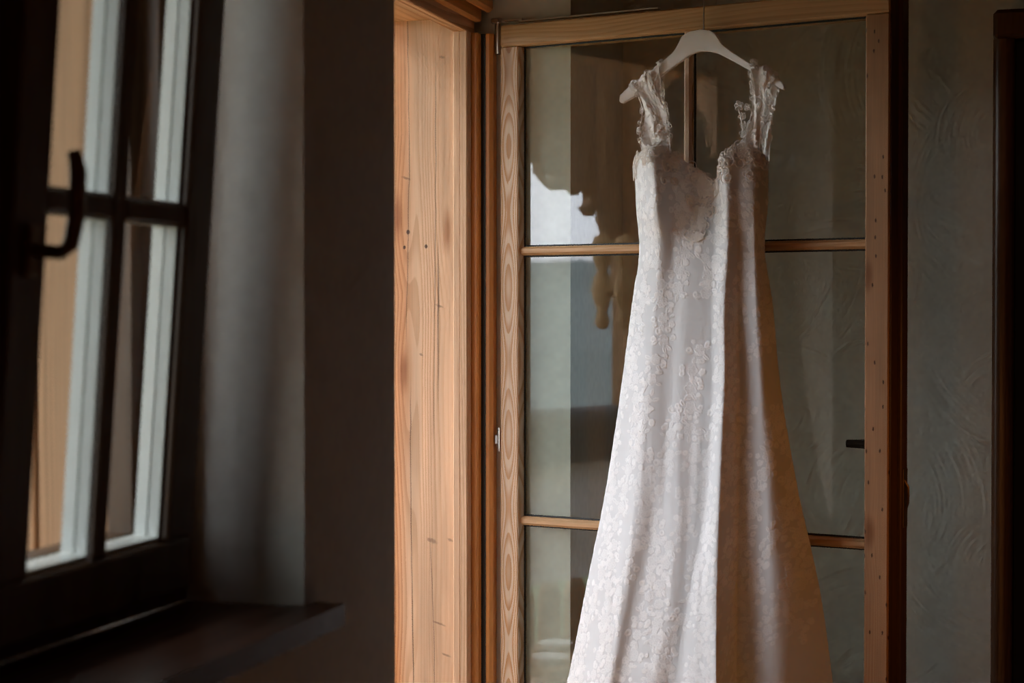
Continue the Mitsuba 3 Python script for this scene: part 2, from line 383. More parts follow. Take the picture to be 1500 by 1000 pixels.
for z in ZBARS:
    obj('glazing_bar', leaf(hbar(GU0 + 0.0002, GU1 - 0.0002, z)), 'rail_wood', G)
    back = hbar(GU0 + 0.0002, GU1 - 0.0002, z); back.apply_scale([1, -1, 1]); back.invert(); back.apply_translation([0, 0.066, 0])
    obj('outer_glazing_bar', leaf(back), 'rail_wood', G)
rows = [(ZT - LT, ZBARS[0] + 0.0107), (ZBARS[0] - 0.0107, ZBARS[1] + 0.0107), (ZBARS[1] - 0.0107, 0.25)]
for z1, z0 in rows:
    obj('glazing_bar', leaf(vbar(z0 + 0.0002, z1 - 0.0002)), 'stile_wood', G)
    for a, b in ((GU0, VU - 0.0102), (VU + 0.0102, GU1)):
        k = obj('pane', leaf(axes(trimesh.Trimesh([[a - .002, 0, z0 - .002], [b + .002, 0, z0 - .002], [b + .002, 0, z1 + .002], [a - .002, 0, z1 + .002]], [[0, 1, 2], [0, 2, 3]], process=False), [1, 0, 0], [0, 1, 0], [0, 0, 1], (0, 0.033, 0))), 'pane_glass', G)
        g = axes(ring_frame(a + .0001, b - .0001, z0 + .0001, z1 - .0001, 0.004, 0.0300, 0.0325), [1, 0, 0], [0, 0, 1], [0, 1, 0])
        g.fix_normals()
        obj('gasket', leaf(g), 'gasket', G)
# ironmongery
k = obj('hinge', leaf(join([bx(-0.026, -0.002, -0.004, 0.020, ZT + 0.006, ZT + 0.020, 0.003), axes(trimesh.creation.cylinder(0.0085, 0.075, sections=24), [1, 0, 0], [0, 1, 0], [0, 0, 1], (-0.011, 0.010, ZT - 0.030))])), 'steel', G, smooth=30)
tag(k, 'brushed steel top hinge')
k = obj('stay_arm', leaf(join([bx(-0.004, 0.055, 0.010, 0.022, ZT + 0.010, ZT + 0.016, 0.001), bx(0.045, 0.42, 0.010, 0.022, ZT + 0.0055, ZT + 0.0105, 0.001)])), 'steel', G)
tag(k, 'thin steel stay arm on the upper edge')
k = obj('roller_plate', leaf(join([bx(-0.0060, -0.0002, -0.001, 0.020, 1.063, 1.122, 0.0008), bx(-0.0165, -0.0061, 0.000, 0.016, 1.080, 1.104, 0.002)])), 'steel', G)
tag(k, 'small bright steel locking plate on the hinge stile')
k = obj('lock_keep', leaf(join([bx(LW + 0.0122, LW + 0.0150, 0.062, 0.092, 0.93, 1.06, 0.001), tube([(LW + 0.0135, 0.070, 1.035), (LW + 0.022, 0.072, 1.02), (LW + 0.022, 0.074, 0.985), (LW + 0.0135, 0.078, 0.965)], 0.0028, 8)])), 'bronze_metal', G, smooth=30)
tag(k, 'dull bronze lock plate on the free edge')
lev = [(0.948, 0.106, 1.105), (0.948, 0.132, 1.105), (0.940, 0.140, 1.105), (0.920, 0.142, 1.105), (0.868, 0.142, 1.105), (0.834, 0.140, 1.105)]
k = obj('door_handle', leaf(join([axes(trimesh.creation.cylinder(0.022, 0.006, sections=32), [1, 0, 0], [0, 0, 1], [0, 1, 0], (0.948, TH + 0.0152, 1.105)), tube(lev, [0.010, 0.010, 0.011, 0.011, 0.0105, 0.009], 14)])), 'black_metal', G, smooth=40)
tag(k, 'black lever handle on the far side')

# ---------------------------------------------------------------- clothes hanger
HO = [(0.5046, 2.0317), (0.5151, 2.0375), (0.5257, 2.0416), (0.5509, 2.0438), (0.5718, 2.0397), (0.5822, 2.0351), (0.5906, 2.0267), (0.6051, 2.0045), (0.6299, 1.9854), (0.6789, 1.9532), (0.7193, 1.9295), (0.7433, 1.9166), (0.7561, 1.9055), (0.7597, 1.8929), (0.7573, 1.8904), (0.7193, 1.9125), (0.6789, 1.938), (0.6381, 1.9619), (0.5969, 1.9848), (0.5719, 1.9928), (0.5468, 1.9948), (0.5258, 1.9886), (0.4919, 1.9686), (0.4406, 1.9372), (0.3842, 1.8977), (0.3622, 1.8868), (0.3556, 1.8903), (0.3569, 1.9053), (0.3798, 1.9255), (0.4276, 1.9537), (0.4834, 1.9965), (0.494, 2.0112)]
HGR = thing('clothes_hanger', 'white wooden clothes hanger hooked over the top of the open glazed door', 'hanger')
hp = Polygon(HO).buffer(0.004).buffer(-0.008).buffer(0.004)
HD = 0.040          # its middle stands this far in front of the door


def rounded_plate(poly, half, r, steps=4):
    ms = []
    for i in range(steps):
        a0, a1 = math.pi / 2 * i / steps, math.pi / 2 * (i + 1) / steps
        ms.append((poly.buffer(-r * (1 - math.sin(a1))), half - r + r * math.cos(a0)))
    out = None
    for p, h in ms:
        e = man(prism(p, -h, h)); out = e if out is None else out + e
    return tm(out)


def bend(m):
    v = np.array(m.vertices); s = (v[:, 0] - 0.557) / 0.2
    v[:, 1] -= 0.018 * s * s
    return trimesh.Trimesh(v, m.faces, process=False)


hm = axes(rounded_plate(hp, 0.0070, 0.0050), [1, 0, 0], [0, 0, 1], [0, -1, 0], (0, -HD, 0))
hm = trimesh.Trimesh(*trimesh.remesh.subdivide_to_size(hm.vertices, hm.faces, 0.02), process=False)
hm.merge_vertices()
obj('body', leaf(bend(hm)), 'white_lacquer', HGR, smooth=40)
hk = [(0.5565, -HD, 2.030), (0.5565, -HD, 2.090), (0.5565, -HD + 0.003, 2.118)]
for i in range(9):
    a = math.pi * (1.0 - i / 8 * 1.05)
    hk.append((0.5565, -0.0045 + 0.0345 * math.cos(a) + 0.003, 2.122 + 0.022 * math.sin(a)))
hk.append((0.5565, 0.0295, 2.1125))
tag(obj('hook', leaf(tube(hk, 0.0016, 10)), 'steel', HGR, smooth=True), 'thin chrome wire hook')

# ---------------------------------------------------------------- the gown
GOWN = [
    (1.805, [0.401, 0.424, 0.466, 0.504, 0.548, 0.581, 0.644, 0.673, 0.697, 0.706], [0.0, 0.03, 0.066, 0.040, 0.004, 0.000, 0.050, 0.044, 0.034, 0.0]),
    (1.743, [0.387, 0.413, 0.478, 0.506, 0.553, 0.583, 0.637, 0.67, 0.696, 0.715], [0.0, 0.034, 0.100, 0.066, 0.008, 0.000, 0.064, 0.050, 0.038, 0.0]),
    (1.650, [0.39, 0.418, 0.487, 0.509, 0.552, 0.586, 0.643, 0.665, 0.694, 0.714], [0.0, 0.036, 0.100, 0.060, 0.018, 0.012, 0.066, 0.050, 0.042, 0.0]),
    (1.556, [0.399, 0.423, 0.48, 0.509, 0.552, 0.6, 0.643, 0.663, 0.694, 0.706], [0.0, 0.026, 0.060, 0.046, 0.044, 0.042, 0.062, 0.036, 0.034, 0.0]),
    (1.431, [0.384, 0.412, 0.469, 0.503, 0.548, 0.599, 0.638, 0.659, 0.7, 0.724], [0.006, 0.028, 0.054, 0.052, 0.056, 0.054, 0.068, 0.034, 0.042, 0.0]),
    (1.243, [0.359, 0.394, 0.459, 0.501, 0.545, 0.605, 0.646, 0.665, 0.715, 0.744], [0.010, 0.034, 0.066, 0.063, 0.068, 0.066, 0.086, 0.040, 0.048, 0.0]),
    (1.021, [0.324, 0.369, 0.445, 0.488, 0.544, 0.601, 0.645, 0.671, 0.733, 0.784], [0.012, 0.044, 0.080, 0.076, 0.084, 0.082, 0.106, 0.054, 0.058, 0.0]),
    (0.780, [0.272, 0.328, 0.41, 0.443, 0.531, 0.569, 0.651, 0.672, 0.751, 0.84], [0.012, 0.052, 0.096, 0.088, 0.106, 0.104, 0.142, 0.070, 0.072, 0.0]),
    (0.535, [0.218, 0.286, 0.374, 0.396, 0.488, 0.531, 0.664, 0.673, 0.75, 0.876], [0.012, 0.060, 0.112, 0.100, 0.124, 0.118, 0.172, 0.080, 0.087, 0.0]),
    (0.079, [0.088, 0.173, 0.294, 0.326, 0.422, 0.464, 0.684, 0.689, 0.772, 0.953], [0.0, 0.07, 0.16, 0.13, 0.145, 0.135, 0.215, 0.11, 0.12, 0.0]),
]
NECK = [1.745, 1.766, 1.777, 1.764, 1.722, 1.700, 1.754, 1.778, 1.777, 1.733]
W0, HEM = 0.045, 0.10
zs = np.array([g[0] for g in GOWN])[::-1]
UT = PchipInterpolator(zs, np.array([g[1] for g in GOWN])[::-1])
WT = PchipInterpolator(zs, np.array([g[2] for g in GOWN])[::-1])
K = len(NECK)


def section(z, s):
    """(u, w) of the front sheet at heights z (n,), cross positions s (n, m) in knots."""
    U0, W00 = UT(z), WT(z)
    out_u, out_w = np.empty(s.shape), np.empty(s.shape)
    for i in range(len(z)):
        out_u[i] = PchipInterpolator(np.arange(K), U0[i])(s[i])
        out_w[i] = PchipInterpolator(np.arange(K), W00[i])(s[i])
    return out_u, out_w


# lace: a raster of motifs over the flattened cloth, 1 mm a cell
LX, LZ = 1000, 1900
lace = np.zeros((LZ, LX), np.float32)


def stamp(cx, cz, R, petals, rot, kind):
    n = int(R * 1.2) + 3
    x0, z0 = int(cx) - n, int(cz) - n
    if x0 < 0 or z0 < 0 or x0 + 2 * n >= LX or z0 + 2 * n >= LZ: return
    zz, xx = np.mgrid[z0:z0 + 2 * n, x0:x0 + 2 * n]
    dx, dz = xx - cx, zz - cz
    r, th = np.hypot(dx, dz), np.arctan2(dz, dx) + rot
    if kind == 'flower':
        ph = (petals * th / (2 * np.pi)) % 1.0 - 0.5                 # position across one petal
        rp = R * (0.58 + 0.42 * np.sqrt(np.clip(1 - (2 * np.abs(ph)) ** 2, 0, 1)))
        cord = lambda q, wd=1.0: np.exp(-(q / wd) ** 2)
        gap = np.abs(ph) * 2 * np.pi * r / petals                    # distance from a petal's middle line
        side = (0.5 - np.abs(ph)) * 2 * np.pi * r / petals
        ins = r < rp
        h = np.where(ins, 0.30, 0.0)
        h = np.where(ins & (side < 0.9) & (r > R * 0.22), 0.05, h)   # the slits between petals
        h = np.maximum(h, cord(r - rp + 1.2, 1.05))
        h = np.maximum(h, 0.85 * cord(side - 1.9, 0.8) * ins * (r > R * 0.3))
        h = np.maximum(h, 0.7 * cord(gap, 0.7) * (r < R * 0.7) * (r > R * 0.25))
        h = np.maximum(h, 1.0 * cord(r, R * 0.13)); h = np.maximum(h, 0.8 * cord(r - R * 0.24, 0.8))
    elif kind == 'leaf':
        c, s = math.cos(rot), math.sin(rot)
        a, b = dx * c + dz * s, -dx * s + dz * c
        wdt = R * 0.40 * np.clip(1 - (a / R) ** 2, 0, 1) * (1 + 0.18 * np.sin(a * 1.1))
        ins = (np.abs(b) < wdt)
        h = np.where(ins, 0.32, 0) + np.where(np.abs(a) < R, 0.7 * np.exp(-((np.abs(b) - wdt + 0.8) / 1.1) ** 2), 0)
        h = np.where(ins & (np.abs(b) < 0.7), 0.2, h)
    else:
        h = 0 * r
        turn = (th % (2 * np.pi)) / (2 * np.pi)
        for kx in range(2):
            rr = R * (0.32 + 0.34 * (turn + kx))
            h = np.maximum(h, 0.9 * np.exp(-((r - rr) / 1.3) ** 2) * (r < R * 1.05))
    lace[z0:z0 + 2 * n, x0:x0 + 2 * n] = np.maximum(lace[z0:z0 + 2 * n, x0:x0 + 2 * n], np.clip(h, 0, 1))


# vines of flowers running down the cloth, half-drop repeat with jitter
for vx in range(-20, 1040, 54):
    z, side = rng.uniform(0, 40), rng.choice([-1, 1])
    while z < LZ:
        plain_here = meshkit.noise(np.array([vx / 62.0 * 0.83, z / 150.0, 0.5]), 21) * (0.75 + 0.25 * min(z / 500.0, 1))
        if plain_here > 0.66:
            z += 22
            continue
        x = vx + 14 * math.sin(z / 70 + vx) + rng.uniform(-6, 6)
        stamp(x, z, rng.uniform(12, 17), int(rng.integers(5, 8)), rng.uniform(0, 6), 'flower')
        for q in range(5):
            a = rng.uniform(0, 2 * np.pi)
            stamp(x + 22 * math.cos(a), z + 22 * math.sin(a), rng.uniform(7, 11), 5, a + rng.uniform(-.5, .5), 'leaf')
        for q in range(4):
            a = rng.uniform(0, 2 * np.pi)
            stamp(x + 25 * math.cos(a), z + 25 * math.sin(a), rng.uniform(5, 8), 5, a, 'scroll' if q % 2 else 'flower')
        z += rng.uniform(36, 50)
from scipy.ndimage import map_coordinates, gaussian_filter
lace = gaussian_filter(lace, 0.5)


def lace_at(x_mm, z_mm):
    return map_coordinates(lace, [np.clip(z_mm, 0, LZ - 1), np.clip(x_mm, 0, LX - 1)], order=1, mode='nearest')


DRESS = thing('wedding_dress', 'white lace wedding gown with sweetheart neckline hanging from the white hanger', 'dress')


def gown_front(nr=1180, nc=500):
    s = np.linspace(0, K - 1, nc)
    # even spacing in arc length at mid height
    u0, w0 = section(np.array([0.9]), s[None]); L = np.concatenate([[0], np.cumsum(np.hypot(np.diff(u0[0]), np.diff(w0[0])))])
    s = np.interp(np.linspace(0, L[-1], nc), L, s)
    top = PchipInterpolator(np.arange(K), NECK)(s)
    t = np.interp(np.linspace(0, 1, nr), [0, 0.93, 1], [0, 0.80, 1])[:, None]       # finer rows above the knee
    Zg = top[None] * (1 - t) + HEM * t
    u, w = np.empty_like(Zg), np.empty_like(Zg)
    for j in range(nc):
        Uj, Wj = UT(Zg[:, j]), WT(Zg[:, j])
        k = min(int(s[j]), K - 2)
        # pchip across the knots, row by row, on a table of fixed rows
        u[:, j], w[:, j] = 0, 0
    zt = np.linspace(1.80, HEM, 400)
    uu, ww = section(zt, np.repeat(s[None], 400, 0))
    for j in range(nc):
        u[:, j] = np.interp(-Zg[:, j], -zt, uu[:, j]); w[:, j] = np.interp(-Zg[:, j], -zt, ww[:, j])
    return s, Zg, u, w


gs, gZ, gu, gw = gown_front()
# small soft creases that follow the fall of the cloth
cre = (meshkit.fbm(np.stack([gu * 16, gZ * 1.6, 0 * gu], -1), 3, 3) - 0.5) * 0.014 * np.clip((1.62 - gZ) / 0.5, 0.15, 1)
edge_fade = np.clip(np.minimum(gs, K - 1 - gs), 0, 1)[None]
gw = gw + cre * edge_fade


def normals_of(u, w, z):
    P = np.stack([u, -w, z], -1)
    n = np.cross(np.gradient(P, axis=0), np.gradient(P, axis=1))
    n /= np.linalg.norm(n, axis=-1, keepdims=True) + 1e-12
    if n[..., 1].mean() > 0: n = -n
    return n


gn = normals_of(gu, gw, gZ)
arc = np.concatenate([np.zeros((gu.shape[0], 1)), np.cumsum(np.hypot(np.diff(gu, axis=1), np.diff(gw, axis=1)), axis=1)], 1)
arc = arc - arc[:, arc.shape[1] // 2:arc.shape[1] // 2 + 1] * 0.6
lh = lace_at(500 + arc * 1000, (1.85 - gZ) * 1000)
thin = 0.55 + 0.45 * np.clip(meshkit.fbm(np.stack([gu * 7, gZ * 4, 0 * gu + 5], -1), 2, 8) * 1.8 - 0.4, 0, 1)
lh2 = lh * np.maximum(thin, np.clip((gZ - 1.2) / 0.4, 0, 1))
P = np.stack([gu, -(W0 + gw), gZ], -1) + gn * (lh2 * 0.0012)[..., None]
gcol = np.array([0.65, 0.675, 0.69]) * (1 - lh2[..., None]) + np.array([0.86, 0.875, 0.875]) * lh2[..., None]
nr, nc = gZ.shape
front = trimesh.Trimesh(P.reshape(-1, 3), grid_faces(nr, nc), process=False)
# back sheet, nearly flat against the door
bs = np.linspace(0, 1, 60)
bt = np.linspace(0, 1, 120)[:, None]
zl, zr = NECK[0], NECK[-1]
btop = zl * (1 - bs) + zr * bs - 0.22 * np.sin(np.pi * bs) ** 0.8
bZ = btop[None] * (1 - bt) + HEM * bt
ul, ur = UT(bZ)[..., 0], UT(bZ)[..., -1]
bU = ul + (ur - ul) * bs[None]
bW = -0.022 * np.sin(np.pi * bs)[None] ** 0.6 * (1 + 0.25 * np.sin(bU * 60))
back = trimesh.Trimesh(np.stack([bU, -(W0 + bW), bZ], -1).reshape(-1, 3), grid_faces(120, 60), process=False)
both = join([front, back])
col = np.vstack([gcol.reshape(-1, 3), np.tile([0.74, 0.73, 0.70], (len(back.vertices), 1))])
obj('gown', leaf(both), 'gown_fabric', DRESS, smooth=True, color=col)


def surf(s, z):
    """Point and normal of the front sheet in leaf coordinates."""
    j = np.interp(s, gs, np.arange(nc)); i0 = int(np.clip(np.argmin(np.abs(gZ[:, int(j)] - z)), 1, nr - 2)); j0 = int(np.clip(round(j), 1, nc - 2))
    p = np.array([gu[i0, j0], -(W0 + gw[i0, j0]), gZ[i0, j0]])
    n = gn[i0, j0]
    e = np.array([1.0, 0, 0]) - n * n[0]; e /= np.linalg.norm(e)
    return p, n, e, np.cross(n, e)


def curl(s, z, R, rot, hand, r=0.0011, lift=0.0028):
    p, n, e, f = surf(s, z)
    t = np.linspace(0, 1, 15)
    rad, an = R * (1 - 0.72 * t), rot + hand * t * 8.0
    q = p + n * (lift + 0.0008 * np.sin(t * 9))[:, None] + (rad * np.cos(an))[:, None] * e + (rad * np.sin(an))[:, None] * f
    return tube(q, r, 5)


def rosette(s, z, R, rot, petals=5):
    p, n, e, f = surf(s, z)
    t = np.linspace(0, 2 * np.pi, 12 * petals)
    rad = R * (0.45 + 0.55 * np.abs(np.cos(petals * t / 2 + rot)))
    q = p + n * 0.0036 + (rad * np.cos(t))[:, None] * e + (rad * np.sin(t))[:, None] * f
    c = trimesh.creation.icosphere(1, R * 0.22); c.apply_translation(p + n * 0.0030)
    return join([tube(q, 0.0010, 5), c])


bits = []
for i in range(135):                                    # corded trim along the neckline
    s = rng.uniform(0.5, K - 1.4)
    zt = float(PchipInterpolator(np.arange(K), NECK)(s))
    z = zt - abs(rng.normal(0, 0.022)) - 0.001
    bits.append(curl(s, z, rng.uniform(0.008, 0.0145), rng.uniform(0, 6), rng.choice([-1, 1])))
for i in range(34):
    s = rng.uniform(0.2, K - 1.2)
    zt = float(PchipInterpolator(np.arange(K), NECK)(s))
    bits.append(rosette(s, zt - rng.uniform(0.004, 0.034), rng.uniform(0.009, 0.013), rng.uniform(0, 6)))
obj('neckline_lace', leaf(join(bits)), 'cord_lace', DRESS, smooth=True)
bits = []
for i in range(85):                                    # the point of lace below the middle of the neckline
    t = rng.uniform(0, 1) ** 0.8
    z = 1.705 - 0.135 * t
    s = 4.45 - 0.25 * t + rng.normal(0, 0.55) * (1 - 0.75 * t)
    if rng.uniform() < 0.35: bits.append(rosette(s, z, rng.uniform(0.006, 0.010), rng.uniform(0, 6)))
    else: bits.append(curl(s, z, rng.uniform(0.006, 0.012), rng.uniform(0, 6), rng.choice([-1, 1])))
obj('front_applique', leaf(join(bits)), 'cord_lace', DRESS, smooth=True)


# straps: open lace bands from the bust over the hanger and down behind
def strap(left, right, tops, seed):
    r = np.random.default_rng(seed)
    l, q = np.array(left, float), np.array(right, float)
    n, m = 220, 56
    t = np.linspace(0, 1, n)
    tl = np.linspace(0, 1, len(l))
    a = np.stack([PchipInterpolator(tl, l[:, i])(t) for i in range(3)], -1)
    b = np.stack([PchipInterpolator(np.linspace(0, 1, len(q)), q[:, i])(t) for i in range(3)], -1)
    x = np.linspace(-0.12, 1.12, m)[None, :, None]
    P = a[:, None] * (1 - x) + b[:, None] * x
    wid = np.linalg.norm(b - a, axis=1)
    sx, sz = x[..., 0] * wid[:, None] * 1000, np.cumsum(np.r_[0, np.linalg.norm(np.diff((a + b) / 2, axis=0), axis=1)])[:, None] * 1000 + 0 * x[..., 0]
    h = lace_at(200 + seed * 130 + sx * 1.5, 300 + seed * 70 + sz * 1.5)
    nrm = np.cross(np.gradient(P, axis=0), np.gradient(P, axis=1)); nrm /= np.linalg.norm(nrm, axis=-1, keepdims=True) + 1e-12
    if nrm[: n // 3, :, 1].mean() > 0: nrm = -nrm
    P = P + nrm * (h * 0.0035 + 0.0035 * np.sin(x[..., 0] * 9 + sz * 0.05))[..., None]
    F4 = grid_faces(n, m)
    edge = 0.10 * np.sin(sz / 4.2) * 0.5 + 0.04 * np.sin(sz / 1.9 + 1)
    keep_v = ((h > 0.06) | (np.abs(x[..., 0] - 0.5) < 0.45)) & (x[..., 0] > -0.06 + edge) & (x[..., 0] < 1.06 + edge)
    keep = keep_v.ravel()[F4].all(1)
    body = trimesh.Trimesh(P.reshape(-1, 3), F4[keep], process=False)
    bits = [body]
    for i in range(75):                                   # cord and scallops
        ii, jj = int(r.integers(4, int(n * 0.62))), int(r.choice([3, 5, m // 2, m // 2 + 8, m - 6, m - 4]))
        p, nn = P[ii, jj], nrm[ii, jj]
        e = np.cross(nn, [0, 0, 1.0]); e /= np.linalg.norm(e) + 1e-9; f = np.cross(nn, e)
        tt = np.linspace(0, 1, 14); R = r.uniform(0.004, 0.008); an = r.uniform(0, 6) + tt * r.choice([-1, 1]) * 7.5; rad = R * (1 - 0.65 * tt)
        bits.append(tube(p + nn * 0.0015 + (rad * np.cos(an))[:, None] * e + (rad * np.sin(an))[:, None] * f, 0.0010, 5))
    for k in (4, m // 2, m - 5):
        bits.append(tube(P[: int(n * 0.9) : 2, k] + nrm[: int(n * 0.9) : 2, k] * 0.001, 0.0010, 5))
    return join(bits)


dF, dH = -0.083, -0.040     # in front of the hanger; above it
SL = [(0.4271, -0.085, 1.7720), (0.4185, -0.078, 1.8216), (0.4201, -0.072, 1.8604), (0.408, -0.068, 1.9001), (0.3925, -0.066, 1.9230), (0.392, -0.052, 1.9375), (0.392, -0.036, 1.9340), (0.395, -0.030, 1.905), (0.405, -0.026, 1.85), (0.40, -0.028, 1.74)]
SR = [(0.4937, -0.085, 1.7600), (0.4869, -0.078, 1.8102), (0.4801, -0.070, 1.8492), (0.463, -0.062, 1.8967), (0.452, -0.058, 1.958), (0.450, -0.048, 1.9735), (0.450, -0.035, 1.970), (0.450, -0.028, 1.930), (0.450, -0.024, 1.86), (0.44, -0.026, 1.74)]
obj('strap', leaf(strap(SL, SR, None, 1)), 'lace_fabric', DRESS, smooth=True)
SL2 = [(0.6659, -0.085, 1.7700), (0.6852, -0.078, 1.8223), (0.6883, -0.072, 1.8597), (0.6866, -0.066, 1.8975), (0.6830, -0.060, 1.948), (0.684, -0.050, 1.9600), (0.686, -0.036, 1.957), (0.690, -0.029, 1.92), (0.69, -0.026, 1.86), (0.69, -0.028, 1.74)]
SR2 = [(0.7078, -0.082, 1.7650), (0.7105, -0.078, 1.8133), (0.7172, -0.072, 1.858), (0.7190, -0.069, 1.8955), (0.7330, -0.068, 1.919), (0.734, -0.054, 1.9310), (0.734, -0.038, 1.928), (0.730, -0.031, 1.90), (0.72, -0.028, 1.85), (0.71, -0.030, 1.74)]
obj('strap', leaf(strap(SL2, SR2, None, 2)), 'lace_fabric', DRESS, smooth=True)


def petal(c, e, f, R, rot):
    """A loose scalloped lace petal."""
    n, m = 8, 28
    th = np.linspace(0, 2 * np.pi, m); rr = np.linspace(0.0, 1, n)[:, None]
    rad = R * (0.62 + 0.38 * np.abs(np.cos(2.5 * th + rot)))[None] * rr
    nn = np.cross(e, f)
    P = c + (rad * np.cos(th))[..., None] * e + (rad * np.sin(th))[..., None] * f + (0.22 * R * np.sin(3 * th + rot) * rr ** 2)[..., None] * nn
    rim = tube(P[-1], 0.0010, 5)
    return join([rim, tube(P[n // 2], 0.0008, 5)] + [tube(P[:, k], 0.0007, 4) for k in range(0, m - 1, 5)])


e0, f0 = np.array([1.0, 0, 0]), np.array([0, 0, 1.0])
for (x, z, R) in ((0.6560, 1.862, 0.011), (0.6640, 1.838, 0.009), (0.6685, 1.818, 0.009), (0.6760, 1.858, 0.008), (0.6665, 1.800, 0.009), (0.729, 1.868, 0.010), (0.7330, 1.850, 0.008), (0.7275, 1.830, 0.009)):
    obj('lace_petal', leaf(petal(np.array([x, -0.074, z]), e0, f0, R, x * 300)), 'lace_fabric', DRESS, smooth=True)
obj('lace_stem', leaf(tube([(0.656, -0.074, 1.852), (0.661, -0.075, 1.838), (0.666, -0.076, 1.815), (0.670, -0.078, 1.79)], 0.0012, 5)), 'lace_fabric', DRESS, smooth=True)
obj('lace_stem', leaf(tube([(0.729, -0.074, 1.86), (0.728, -0.075, 1.835), (0.718, -0.076, 1.815)], 0.0012, 5)), 'lace_fabric', DRESS, smooth=True)

# ---------------------------------------------------------------- window: fixed frame, sill, linings
tag('window_1', kind='structure')
FY0, FY1 = WY0 + 0.002, WY1 - 0.002


SY0, SY1, SH = -2.195, -1.668, 1.11


def window_ring(y0, y1, z0, z1, t, x0, x1):
    m = axes(ring_frame(y0, y1, z0, z1, t, x0, x1), [0, 1, 0], [0, 0, 1], [1, 0, 0]); m.fix_normals(); return m


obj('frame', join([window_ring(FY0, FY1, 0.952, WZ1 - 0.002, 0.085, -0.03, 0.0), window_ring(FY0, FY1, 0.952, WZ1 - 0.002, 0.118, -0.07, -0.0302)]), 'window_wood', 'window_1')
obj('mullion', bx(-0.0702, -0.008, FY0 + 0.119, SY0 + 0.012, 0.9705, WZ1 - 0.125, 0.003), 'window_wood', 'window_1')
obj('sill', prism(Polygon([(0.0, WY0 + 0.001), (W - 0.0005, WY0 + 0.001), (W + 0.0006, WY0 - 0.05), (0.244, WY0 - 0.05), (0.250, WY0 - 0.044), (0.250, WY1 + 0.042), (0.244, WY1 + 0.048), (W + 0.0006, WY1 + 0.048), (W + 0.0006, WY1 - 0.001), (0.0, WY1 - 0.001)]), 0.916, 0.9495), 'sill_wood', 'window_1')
for y0, y1 in ((FY1 - 0.075, FY1), (FY0, FY0 + 0.060)):
    a = [bx(OUT - 0.015, -0.225, y0, y1, 0.96, WZ1 - 0.004, 0.003), bx(-0.223, -0.0705, y0 + (0.006 if y1 == FY1 else 0), y1, 0.96, WZ1 - 0.004, 0.003)]
    for m in a: obj('lining', m, 'plank_wood', 'window_1')
obj('lining', bx(OUT - 0.015, -0.0705, FY0 + 0.061, FY1 - 0.0755, WZ1 - 0.05, WZ1 - 0.004, 0.003), 'soffit_wood', 'window_1')
obj('outer_sill', bx(OUT - 0.06, -0.0705, FY0 + 0.061, FY1 - 0.0755, 0.930, 0.962, 0.003), 'soffit_wood', 'window_1')

# the sash, hinged at its foot and tipped into the room
S = thing('window_sash', 'small wooden four-pane window sash tipped inwards at the left', 'window')
TILT = math.radians(4.1)
SO = np.array([0.05, 0.0, 0.985])
EX, EZ = np.array([math.sin(TILT), 0, math.cos(TILT)]), None
IN = np.array([math.cos(TILT), 0, -math.sin(TILT)])      # towards the room


def sash(m):
    """(y, h, d): along the wall, up the sash, behind its room face."""
    return axes(m, [0, 1, 0], EX, -IN, SO)


gy0, gy1, gh0, gh1 = SY0 + 0.080, SY1 - 0.080, 0.080, SH - 0.080
for y0, y1 in ((SY0, gy0), (gy1, SY1)):
    obj('stile', sash(bx(y0, y1, gh0 + 0.0003, gh1 - 0.0003, 0.0, 0.050, 0.004)), 'window_wood', S)
for h0, h1 in ((0.0, gh0), (gh1, SH)):
    obj('rail', sash(bx(SY0, SY1, h0, h1, 0.0, 0.050, 0.004)), 'window_wood', S)
my, mh, mw = (gy0 + gy1) / 2 - 0.003, 0.560, 0.017
obj('glazing_bar', sash(bx(my - mw, my + mw, gh0 + .0003, gh1 - .0003, 0.003, 0.0125, 0.003)), 'window_wood', S)
for a, b in ((gy0 + .0003, my - mw - .0003), (my + mw + .0003, gy1 - .0003)):
    obj('glazing_bar', sash(bx(a, b, mh - 0.014, mh + 0.014, 0.003, 0.0125, 0.003)), 'window_wood', S)
for ya, yb in ((gy0, my), (my, gy1)):
    for ha, hb in ((gh0, mh), (mh, gh1)):
        y0, y1 = ya + (0.0002 if ya == gy0 else mw - 0.003), yb - (0.0002 if yb == gy1 else mw - 0.003)
        h0, h1 = ha + (0.0002 if ha == gh0 else 0.011), hb - (0.0002 if hb == gh1 else 0.011)
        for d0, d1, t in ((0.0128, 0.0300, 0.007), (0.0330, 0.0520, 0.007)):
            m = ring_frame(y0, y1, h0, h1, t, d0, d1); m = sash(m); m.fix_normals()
            obj('glazing_bead', m, 'bead_sky_sheen', S)
        m = ring_frame(y0, y1, h0, h1, 0.004, 0.0301, 0.0314); m = sash(m); m.fix_normals()
        obj('gasket', m, 'gasket', S)
        obj('pane', sash(trimesh.Trimesh([[y0 + .002, h0 + .002, 0.0320], [y1 - .002, h0 + .002, 0.0320], [y1 - .002, h1 - .002, 0.0320], [y0 + .002, h1 - .002, 0.0320]], [[0, 1, 2], [0, 2, 3]], process=False)), 'pane_glass', S)
hy = SY0 + 0.040
hh = 0.495
lever = [(hy, hh, -0.002), (hy, hh, -0.045), (hy + 0.004, hh + 0.010, -0.055), (hy + 0.006, hh + 0.050, -0.060), (hy + 0.006, hh + 0.100, -0.058), (hy + 0.004, hh + 0.125, -0.052)]
k = obj('handle', sash(join([bx(hy - 0.014, hy + 0.014, hh - 0.033, hh + 0.033, -0.008, -0.0005, 0.003), tube(lever, [0.009, 0.009, 0.0100, 0.0105, 0.0105, 0.0080], 14)])), 'bronze_metal', S, smooth=40)
tag(k, 'dark bronze lever handle turned upwards')

